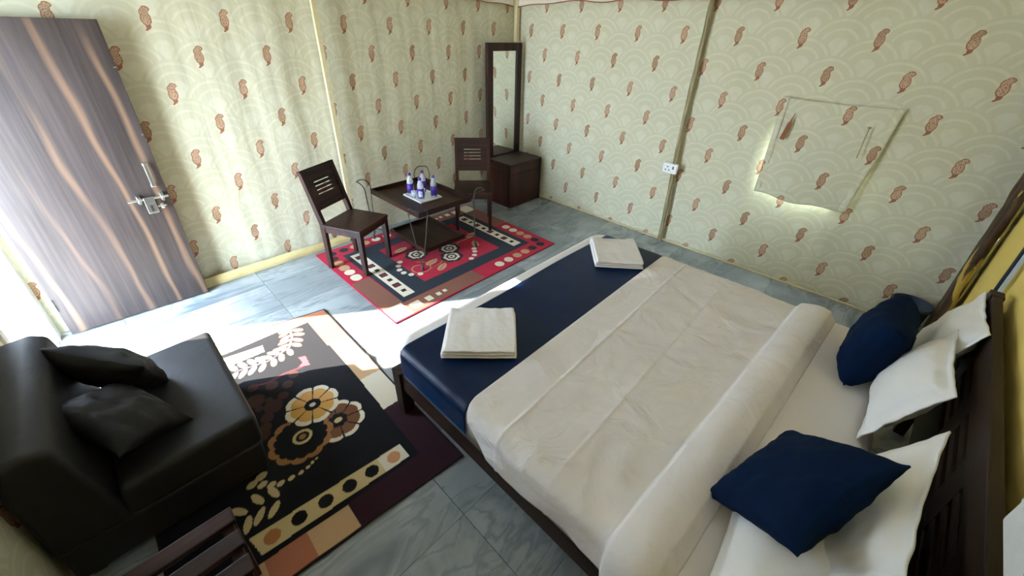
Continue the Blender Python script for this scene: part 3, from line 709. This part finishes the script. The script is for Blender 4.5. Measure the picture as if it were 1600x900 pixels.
# ------------------------------------------------------------------ dustbin
bn = empty('dustbin', (0.225, 4.345, 0.0)); tag(bn, 'round navy plastic dustbin in the corner behind the bed', 'dustbin')
MB().lathe([(0, 0.004), (0.085, 0.0), (0.090, 0.008), (0.112, 0.30), (0.120, 0.302), (0.120, 0.285), (0.123, 0.285), (0.123, 0.308), (0.110, 0.310), (0.086, 0.015), (0, 0.012)], seg=32).build('bin_body', m_binblue, bn)
def binprint(a0, a1, z0, z1): return MB().grid(lambda a, b: ((0.0945 + 0.075*(z0+b*(z1-z0)))*math.cos(a0+a*(a1-a0)), (0.0945 + 0.075*(z0+b*(z1-z0)))*math.sin(a0+a*(a1-a0)), z0+b*(z1-z0)), 6, 2)
for k in range(2): binprint(-0.85 + k*0.13, -0.79 + k*0.13, 0.235, 0.272).build('print_mark', m_print, bn)
binprint(-1.05, -0.7, 0.15, 0.215).build('print_mark', m_print, bn)

# ------------------------------------------------------------------ sofa chair and its cushions
sf = empty('sofa', (0, 0, 0.012)); tag(sf, 'charcoal suede armless sofa seat standing on the black floral rug', 'sofa')
def soft(name, pts_xz, y0, y1, bev, mat, parent):
    bm = bmesh.new(); n = len(pts_xz)
    a = [bm.verts.new((x, y0, z)) for x, z in pts_xz]; b = [bm.verts.new((x, y1, z)) for x, z in pts_xz]
    bm.faces.new(a); bm.faces.new(b[::-1])
    for i in range(n): bm.faces.new((a[i], b[i], b[(i+1) % n], a[(i+1) % n]))
    bmesh.ops.recalc_face_normals(bm, faces=list(bm.faces)); bmesh.ops.bevel(bm, geom=list(bm.edges), offset=bev, segments=4, affect='EDGES', profile=0.55)
    me = bpy.data.meshes.new(name); bm.to_mesh(me); bm.free(); me.materials.append(mat); me.polygons.foreach_set('use_smooth', [True]*len(me.polygons))
    o = bpy.data.objects.new(name, me); COL.objects.link(o); o.parent = parent; o.modifiers.new('w', 'WEIGHTED_NORMAL'); return o
soft('seat_base', [(3.965, 0.05), (3.955, 0.23), (4.645, 0.23), (4.645, 0.05)], 1.34, 2.165, 0.018, m_sofa, sf)
soft('seat_cushion', [(3.945, 0.232), (3.940, 0.41), (4.42, 0.395), (4.44, 0.232)], 1.33, 2.175, 0.03, m_sofa, sf)
soft('backrest', [(4.42, 0.225), (4.485, 0.70), (4.535, 0.73), (4.648, 0.72), (4.648, 0.225)], 1.33, 2.175, 0.028, m_sofa, sf)
for x in (4.0, 4.6):
    for y in (1.40, 2.10): MB().prism((x, y, 0), (x, y, 0.055), (0.04, 0.04), (0.05, 0.05)).build('foot', m_woodz, sf)
s1 = pillow('cushion', 0.40, 0.30, 0.16, (4.335, 1.575, 0.565), (-0.26, 0.25, -0.10), (0.14, 0.0, 0.22), m_sofac, pin=0.05, seed=21); tag(s1, 'charcoal cushion on the sofa resting against its backrest, beside the doorway', 'cushion', 'charcoal sofa cushions')
s2 = pillow('cushion', 0.40, 0.30, 0.14, (4.345, 1.905, 0.535), (-0.16, 0.31, -0.10), (0.17, 0.165, 0.09), m_sofac, pin=0.10, seed=25); tag(s2, 'charcoal cushion lying on the sofa seat over the other cushion', 'cushion', 'charcoal sofa cushions')

# slatted low table in front of the sofa's end
lt = empty('slatted_table', (0, 0, 0.012)); tag(lt, 'low dark wooden table with a slatted top at the end of the sofa', 'table')
for k in range(5): MB().box((4.352, 2.587 + k*0.106, 0.408), (0.43, 0.068, 0.022), bev=0.006).build('top_slat', m_woodx, lt)
for x in (4.165, 4.54): MB().box((x, 2.80, 0.378), (0.035, 0.50, 0.036), bev=0.003).build('cross_rail', m_woody, lt)
for x in (4.165, 4.54):
    for y in (2.58, 3.02): MB().prism((x, y, 0), (x, y, 0.36), (0.034, 0.034), (0.042, 0.042)).build('leg', m_legz, lt)

# ------------------------------------------------------------------ rugs (pattern woven as colour, computed on a fine grid)
def inpoly(Xa, Ya, P):
    r = np.zeros(Xa.shape, bool); n = len(P)
    for i in range(n):
        (xa, ya), (xb, yb) = P[i], P[(i+1) % n]
        if ya == yb: continue
        r ^= ((ya > Ya) != (yb > Ya)) & (Xa < (xb-xa)*(Ya-ya)/(yb-ya) + xa)
    return r
class Rug:
    def __init__(s, Xa, Ya, base): s.X, s.Y = Xa, Ya; s.C = np.zeros(Xa.shape+(4,)); s.C[...] = base
    def put(s, m, c): s.C[m] = c
    def poly(s, P, c): s.put(inpoly(s.X, s.Y, P), c)
    def rect(s, x0, y0, x1, y1, c): s.put((s.X > x0) & (s.X < x1) & (s.Y > y0) & (s.Y < y1), c)
    def ell(s, x, y, a, b, c, rot=0.0):
        cs, sn = math.cos(rot), math.sin(rot); dx, dy = s.X-x, s.Y-y
        s.put(((dx*cs+dy*sn)/a)**2 + ((dy*cs-dx*sn)/b)**2 < 1, c)
    def flower(s, x, y, r, n, c, rot=0, inner=0.0, lob=0.16, asp=1.0, arot=0.0):
        dx, dy = s.X-x, s.Y-y; cs, sn = math.cos(arot), math.sin(arot); ex, ey = dx*cs+dy*sn, (dy*cs-dx*sn)/asp
        rr = np.hypot(ex, ey); th = np.arctan2(ey, ex)
        R = r*(1 - lob + lob*np.abs(np.cos((th-rot)*n/2))**0.6)
        s.put((rr < R) & (rr > inner), c); return rr, th
    def stroke(s, P, w, c):
        for (xa, ya), (xb, yb) in zip(P[:-1], P[1:]):
            dx, dy = xb-xa, yb-ya; L = dx*dx+dy*dy+1e-9
            t = np.clip(((s.X-xa)*dx + (s.Y-ya)*dy)/L, 0, 1)
            s.put(np.hypot(s.X-xa-t*dx, s.Y-ya-t*dy) < w/2, c)
    def fern(s, P, n, ln, w, cols, stem=None, t0=0.0):
        if stem is not None: s.stroke(P, 0.010, stem)
        P = np.array(P); seg = np.r_[0, np.cumsum(np.hypot(*np.diff(P, axis=0).T))]
        for k in range(n):
            t = (t0 + (1-t0)*k/(n-1))*seg[-1]; x = np.interp(t, seg, P[:, 0]); y = np.interp(t, seg, P[:, 1])
            x2 = np.interp(min(t+0.03, seg[-1]), seg, P[:, 0]); y2 = np.interp(min(t+0.03, seg[-1]), seg, P[:, 1])
            x1_ = np.interp(max(t-0.03, 0), seg, P[:, 0]); y1_ = np.interp(max(t-0.03, 0), seg, P[:, 1])
            a = math.atan2(y2-y1_, x2-x1_)
            for sg in (-1, 1):
                b = a + sg*1.05; c = cols[int(k*len(cols)/n)]
                s.ell(x + math.cos(b)*(ln*0.62), y + math.sin(b)*(ln*0.62), ln/2, w/2, c, b)
def rug_mesh(name, P00, P10, P01, P11, step, zf, paint, thick=0.006):
    """bilinear quad: P(a,b); paint(X, Y) gives colours in floor metres"""
    P00, P10, P01, P11 = map(np.array, (P00, P10, P01, P11))
    nu = int(np.linalg.norm(P10-P00)/step); nv = int(np.linalg.norm(P01-P00)/step)
    a, b = np.meshgrid(np.linspace(0, 1, nu+1), np.linspace(0, 1, nv+1))
    XY = (P00*((1-a)*(1-b))[..., None] + P10*(a*(1-b))[..., None] + P01*((1-a)*b)[..., None] + P11*(a*b)[..., None])
    Xa, Ya = XY[..., 0], XY[..., 1]
    Cc = paint(Xa, Ya, a, b)
    Z = zf(Xa, Ya, a, b)
    n1 = nu+1; N = Xa.size
    idx = np.arange(N).reshape(Xa.shape)
    q = np.stack([idx[:-1, :-1], idx[:-1, 1:], idx[1:, 1:], idx[1:, :-1]], -1).reshape(-1, 4)
    rim = np.r_[idx[0, :], idx[1:, -1], idx[-1, -2::-1], idx[-2:0:-1, 0]]
    co = np.concatenate([np.stack([Xa, Ya, Z], -1).reshape(-1, 3), np.stack([Xa.ravel()[rim], Ya.ravel()[rim], Z.ravel()[rim]-thick], -1)])
    m = len(rim); k = np.arange(m); side = np.stack([rim, N+k, N+(k+1) % m, rim[(k+1) % m]], -1)
    F = np.concatenate([q, side])
    me = bpy.data.meshes.new(name); me.vertices.add(len(co)); me.vertices.foreach_set('co', co.ravel())
    me.loops.add(F.size); me.loops.foreach_set('vertex_index', F.ravel().astype(np.int32))
    me.polygons.add(len(F)); me.polygons.foreach_set('loop_start', np.arange(0, F.size, 4, dtype=np.int32)); me.polygons.foreach_set('loop_total', np.full(len(F), 4, dtype=np.int32))
    me.polygons.foreach_set('use_smooth', np.ones(len(F), bool)); me.update(calc_edges=True)
    at = me.attributes.new('weave', 'FLOAT_COLOR', 'POINT')
    full = np.concatenate([Cc.reshape(-1, 4), Cc.reshape(-1, 4)[rim]]); at.data.foreach_set('color', full.astype(np.float32).ravel())
    me.materials.append(m_rug); o = bpy.data.objects.new(name, me); COL.objects.link(o); return o
RED, NVY, BRN, CRM, TAN, BLK = lin(172, 10, 48), lin(24, 36, 44), lin(124, 80, 62), lin(222, 210, 184), lin(186, 146, 104), lin(18, 17, 20)
def paint1(Xa, Ya, a, b):
    U, V = 2.895-Xa, 1.565-Ya; U0, V0 = U.copy(), V.copy()
    far = (V > 0.735); U = np.where(far, 1.93-U, U); V = np.where(far, 1.47-V, V)      # the design repeats turned by half
    g = Rug(U, V, RED)
    g.poly([(0, 0), (0.945, 0), (0.925, 0.19), (0.19, 0.19), (0.175, 0.74), (0, 0.74)], BRN)
    g.rect(0.012, 0.018, 0.172, 0.20, CRM); g.rect(0.207, 0.06, 0.297, 0.142, CRM); g.rect(0.347, 0.062, 0.408, 0.13, CRM); g.rect(0.455, 0.07, 0.495, 0.118, CRM); g.rect(0.525, 0.078, 0.56, 0.118, CRM)
    g.rect(0.19, 0.195, 1.74, 2, NVY)
    g.rect(0.50, 0.335, 1.43, 2, RED)
    # dots along the red border
    dk = lambda k: (CRM, CRM, TAN, TAN, BLK, BLK)[k]
    for k, u in enumerate((1.20, 1.325, 1.45, 1.565, 1.68, 1.805)): g.ell(u, 0.095, 0.046, 0.046, dk(k))
    for k, v in enumerate((0.20, 0.31, 0.42, 0.53, 0.645)): g.ell(1.835, v, 0.046, 0.046, dk(4-k if k < 4 else 0))
    C = g.C
    G = Rug(U0, V0, RED); G.C = C
    for k, v in enumerate((0.80, 0.93, 1.03)): G.ell(0.095, v, 0.044, 0.044, (CRM, CRM, TAN)[k])
    # cream bands with little squares
    for u0, u1 in ((0.235, 0.345), (1.565, 1.675)):
        G.rect(u0, 0.255, u1, 1.215, CRM); um = (u0+u1)/2
        for k in range(8):
            v = 0.345 + k*0.112; q = 0.022 if k % 2 == 0 else 0.034
            G.rect(um-q, v-q, um+q, v+q, BLK)
            if k % 2: G.rect(um-0.020, v-0.020, um+0.020, v+0.020, lin(120, 16, 36))
    # centre: two dark flowers, leaves, dots, curling stems
    G.stroke([(0.60+0.09*math.cos(t)*(0.5+t/9), 0.56+0.09*math.sin(t)*(0.5+t/9)) for t in np.linspace(0, 7.5, 30)], 0.009, TAN)
    G.stroke([(0.66, 0.48), (0.80, 0.50), (0.98, 0.62), (1.2, 0.72), (1.36, 0.72)], 0.008, TAN)
    for x, y in ((0.725, 0.80), (0.955, 0.53), (1.04, 0.68), (0.90, 0.95)):
        G.flower(x, y, 0.115, 7, BLK, 0.3); rr, th = G.flower(x, y, 0.082, 7, CRM, 0.1, 0.05); G.flower(x, y, 0.055, 6, BLK, 0.5)
        G.flower(x, y, 0.036, 5, CRM, 0.0, 0.014)
    for x, y, r_ in ((0.66, 0.985, 0.1), (0.745, 0.573, 0.2), (0.765, 0.432, 0.5), (1.30, 0.57, 1.0), (1.40, 0.76, 0.3), (1.15, 0.90, 0.2)):
        G.ell(x, y, 0.070, 0.036, TAN, r_); G.ell(x + 0.055*math.cos(r_), y + 0.055*math.sin(r_), 0.028, 0.012, TAN, r_ + 0.4); G.stroke([(x-0.05*math.cos(r_), y-0.05*math.sin(r_)), (x+0.05*math.cos(r_), y+0.05*math.sin(r_))], 0.008, lin(128, 84, 60))
    for x, y in ((0.525, 0.783), (0.474, 0.727), (0.444, 0.659), (0.445, 0.588), (0.478, 0.517), (0.545, 0.469), (1.225, 0.501), (1.192, 0.451), (1.139, 0.395), (1.07, 0.363)): G.ell(x, y, 0.026, 0.026, CRM)
    edge = np.minimum(np.minimum(U0, 1.93-U0), np.minimum(V0, 1.47-V0)); G.put(edge < 0.012, RED)
    return G.C
def z1(Xa, Ya, a, b):
    return 0.009 + 0.0022*np.sin(Xa*7+Ya*3)*np.sin(Ya*9)*0.3 + 0.004*np.exp(-((b-0.97)/0.05)**2)*np.exp(-((a-0.52)/0.03)**2)
rg1 = rug_mesh('rug', (2.893, 0.10), (0.963, 0.10), (2.893, 1.567), (0.963, 1.567), 0.0042, z1, paint1)
tag(rg1, 'red and navy rug with dotted border and cream bands under the tray table', 'rug', 'patterned floor rugs')
ORG, TN2, CR2, MAR, TN3 = lin(172, 108, 80), lin(192, 158, 118), lin(216, 206, 182), lin(46, 22, 30), lin(196, 176, 126)
PNK, DBR, GRY = lin(198, 132, 96), lin(84, 50, 34), lin(88, 94, 86)
def paint2(Xa, Ya, a, b):
    B = lin(15, 15, 19); g = Rug(Xa, Ya, B)
    # border
    g.poly([(3.0, 0.6), (3.362, 0.6), (3.366, 1.445), (3.0, 1.46)], ORG); g.poly([(3.0, 0.6), (3.572, 0.6), (3.563, 1.088), (3.0, 1.094)], ORG)
    g.rect(3.568, 0.6, 3.93, 1.05, TN2); g.rect(3.93, 0.6, 4.5, 1.05, CR2)
    g.poly([(3.0, 1.46), (3.354, 1.441), (3.362, 1.905), (3.0, 1.92)], TN2); g.poly([(3.0, 1.918), (3.361, 1.905), (3.371, 2.212), (3.0, 2.222)], CR2)
    g.poly([(3.0, 2.222), (3.371, 2.212), (3.385, 2.60), (3.772, 2.58), (3.778, 3.0), (3.0, 3.0)], MAR)
    g.poly([(3.774, 2.586), (3.957, 2.566), (3.96, 3.0), (3.78, 3.0)], TN2); g.poly([(3.957, 2.566), (4.13, 2.556), (4.14, 3.0), (3.96, 3.0)], ORG); g.poly([(4.13, 2.556), (4.6, 2.53), (4.6, 3.0), (4.14, 3.0)], TN2)
    # inner field corner again
    g.poly([(3.363, 1.094), (3.563, 1.089), (3.9, 1.045), (4.6, 1.0), (4.6, 2.50), (3.80, 2.56), (3.386, 2.60)], B)
    g.poly([(3.69, 1.128), (3.95, 1.082), (3.95, 1.19), (3.70, 1.203)], CR2); g.ell(3.772, 1.150, 0.032, 0.03, PNK); g.ell(3.889, 1.14, 0.034, 0.032, GRY)
    # near band with dots
    g.poly([(4.145, 2.418), (4.126, 2.526), (3.428, 2.577), (3.428, 2.478)], TN3); g.poly([(3.56, 2.472), (3.56, 2.566), (3.428, 2.577), (3.428, 2.478)], CR2)
    for x, y, c in ((4.07, 2.478, lin(168, 112, 66)), (3.956, 2.483, B), (3.839, 2.494, B), (3.725, 2.504, B), (3.611, 2.513, B), (3.492, 2.523, lin(196, 140, 96))): g.ell(x, y, 0.034, 0.034, c)
    # dim brown discs and red ribbon
    for x, y, r_ in ((3.881, 1.621, 0.05), (3.82, 1.737, 0.05), (3.75, 1.694, 0.03), (3.873, 1.798, 0.034), (3.885, 1.699, 0.022), (3.822, 1.67, 0.02), (3.697, 1.618, 0.032), (3.77, 1.56, 0.035), (3.64, 1.56, 0.03), (3.86, 1.50, 0.03), (3.93, 1.9, 0.04), (3.90, 1.86, 0.03)): g.ell(x, y, r_, r_*1.1, lin(62, 40, 32))
    g.poly([(3.559, 1.424), (3.518, 1.44), (3.531, 1.545), (3.594, 1.516), (3.555, 1.49)], lin(176, 70, 74)); g.stroke([(3.58, 1.53), (3.68, 1.51), (3.78, 1.52), (3.87, 1.48)], 0.016, lin(90, 34, 40))
    # ferns
    g.stroke([(3.498, 0.937), (3.49, 1.076), (3.506, 1.171), (3.562, 1.274), (3.628, 1.296)], 0.016, lin(140, 92, 98))
    g.fern([(3.49, 1.095), (3.506, 1.171), (3.562, 1.274), (3.628, 1.296), (3.714, 1.318), (3.794, 1.297), (3.882, 1.277)], 11, 0.082, 0.036, (PNK, PNK, TN2, CR2, CR2), lin(140, 92, 98))
    g.fern([(3.985, 2.325), (4.05, 2.305), (4.11, 2.30), (4.17, 2.32)], 4, 0.085, 0.034, (TN3, TN3, lin(166, 128, 84)))
    for k, (x, y) in enumerate(((3.78, 2.245), (3.803, 2.252), (3.829, 2.262), (3.865, 2.266), (3.909, 2.261), (3.957, 2.253), (3.991, 2.229), (4.023, 2.197), (4.058, 2.162), (4.012, 2.147))): g.ell(x, y, 0.008+0.0022*k, 0.006+0.0016*k, TN3, 0.2)
    # flowers
    OC, DO = lin(198, 150, 78), lin(150, 104, 52)
    rr, th = g.flower(3.593, 2.095, 0.145, 8, CR2, 0.2, 0, 0.14); g.flower(3.593, 2.095, 0.120, 8, lin(112, 74, 48), 0.2, 0, 0.10)
    g.put((rr < 0.13) & (rr > 0.05) & (np.abs(np.sin((th-0.2)*4)) > 0.985), B); g.flower(3.593, 2.095, 0.052, 8, B, 0); g.ell(3.593, 2.095, 0.022, 0.018, TN3)
    g.flower(3.787, 2.062, 0.165, 11, lin(150, 106, 62), 0, 0, 0.12); g.flower(3.787, 2.062, 0.135, 15, B, 0, 0, 0.10)
    g.ell(3.779, 2.062, 0.050, 0.048, TN3); g.ell(3.779, 2.062, 0.034, 0.032, B); g.ell(3.779, 2.062, 0.018, 0.017, lin(150, 110, 52))
    rr, th = g.flower(3.652, 1.885, 0.150, 8, CR2, 0.0, 0, 0.13); rr, th = g.flower(3.652, 1.885, 0.122, 8, OC, 0.0, 0, 0.10)
    g.put((rr < 0.112) & (np.sin(th*1.0+0.5) < -0.2), lin(208, 158, 96))
    g.put((rr < 0.15) & (rr > 0.04) & (np.abs(np.sin(th*4)) > 0.988) , B)
    ph = (th/(PI/4)) % 1.0; g.put((rr < 0.148) & (rr > 0.03) & ((ph < 0.035+0.0*rr) | (ph > 0.965)) , B) if False else None
    g.ell(3.652, 1.885, 0.046, 0.044, B); g.ell(3.652, 1.885, 0.018, 0.015, CR2)
    edge = np.minimum(np.minimum(a, 1-a)*1.25, np.minimum(b, 1-b)*1.8); g.put(edge < 0.010, lin(36, 20, 24))
    return g.C
def z2(Xa, Ya, a, b):
    fold = 0.012*np.exp(-((Ya-1.76)/0.035)**2)*np.clip(1-(Xa-3.2)/0.22, 0, 1)
    wave = 0.006*np.clip((b-0.9)/0.1, 0, 1)*(1+np.sin(Xa*11))*np.clip((Xa-3.55)/0.2, 0, 1)*np.clip((4.05-Xa)/0.1, 0, 1)
    return 0.009 + fold + wave + 0.001*np.sin(Ya*8)
rg2 = rug_mesh('rug', (3.202, 1.01), (4.42, 0.77), (3.226, 2.775), (4.43, 2.67), 0.0042, z2, paint2)
tag(rg2, 'black floral rug with tan, orange and maroon border beside the bed', 'rug', 'patterned floor rugs')
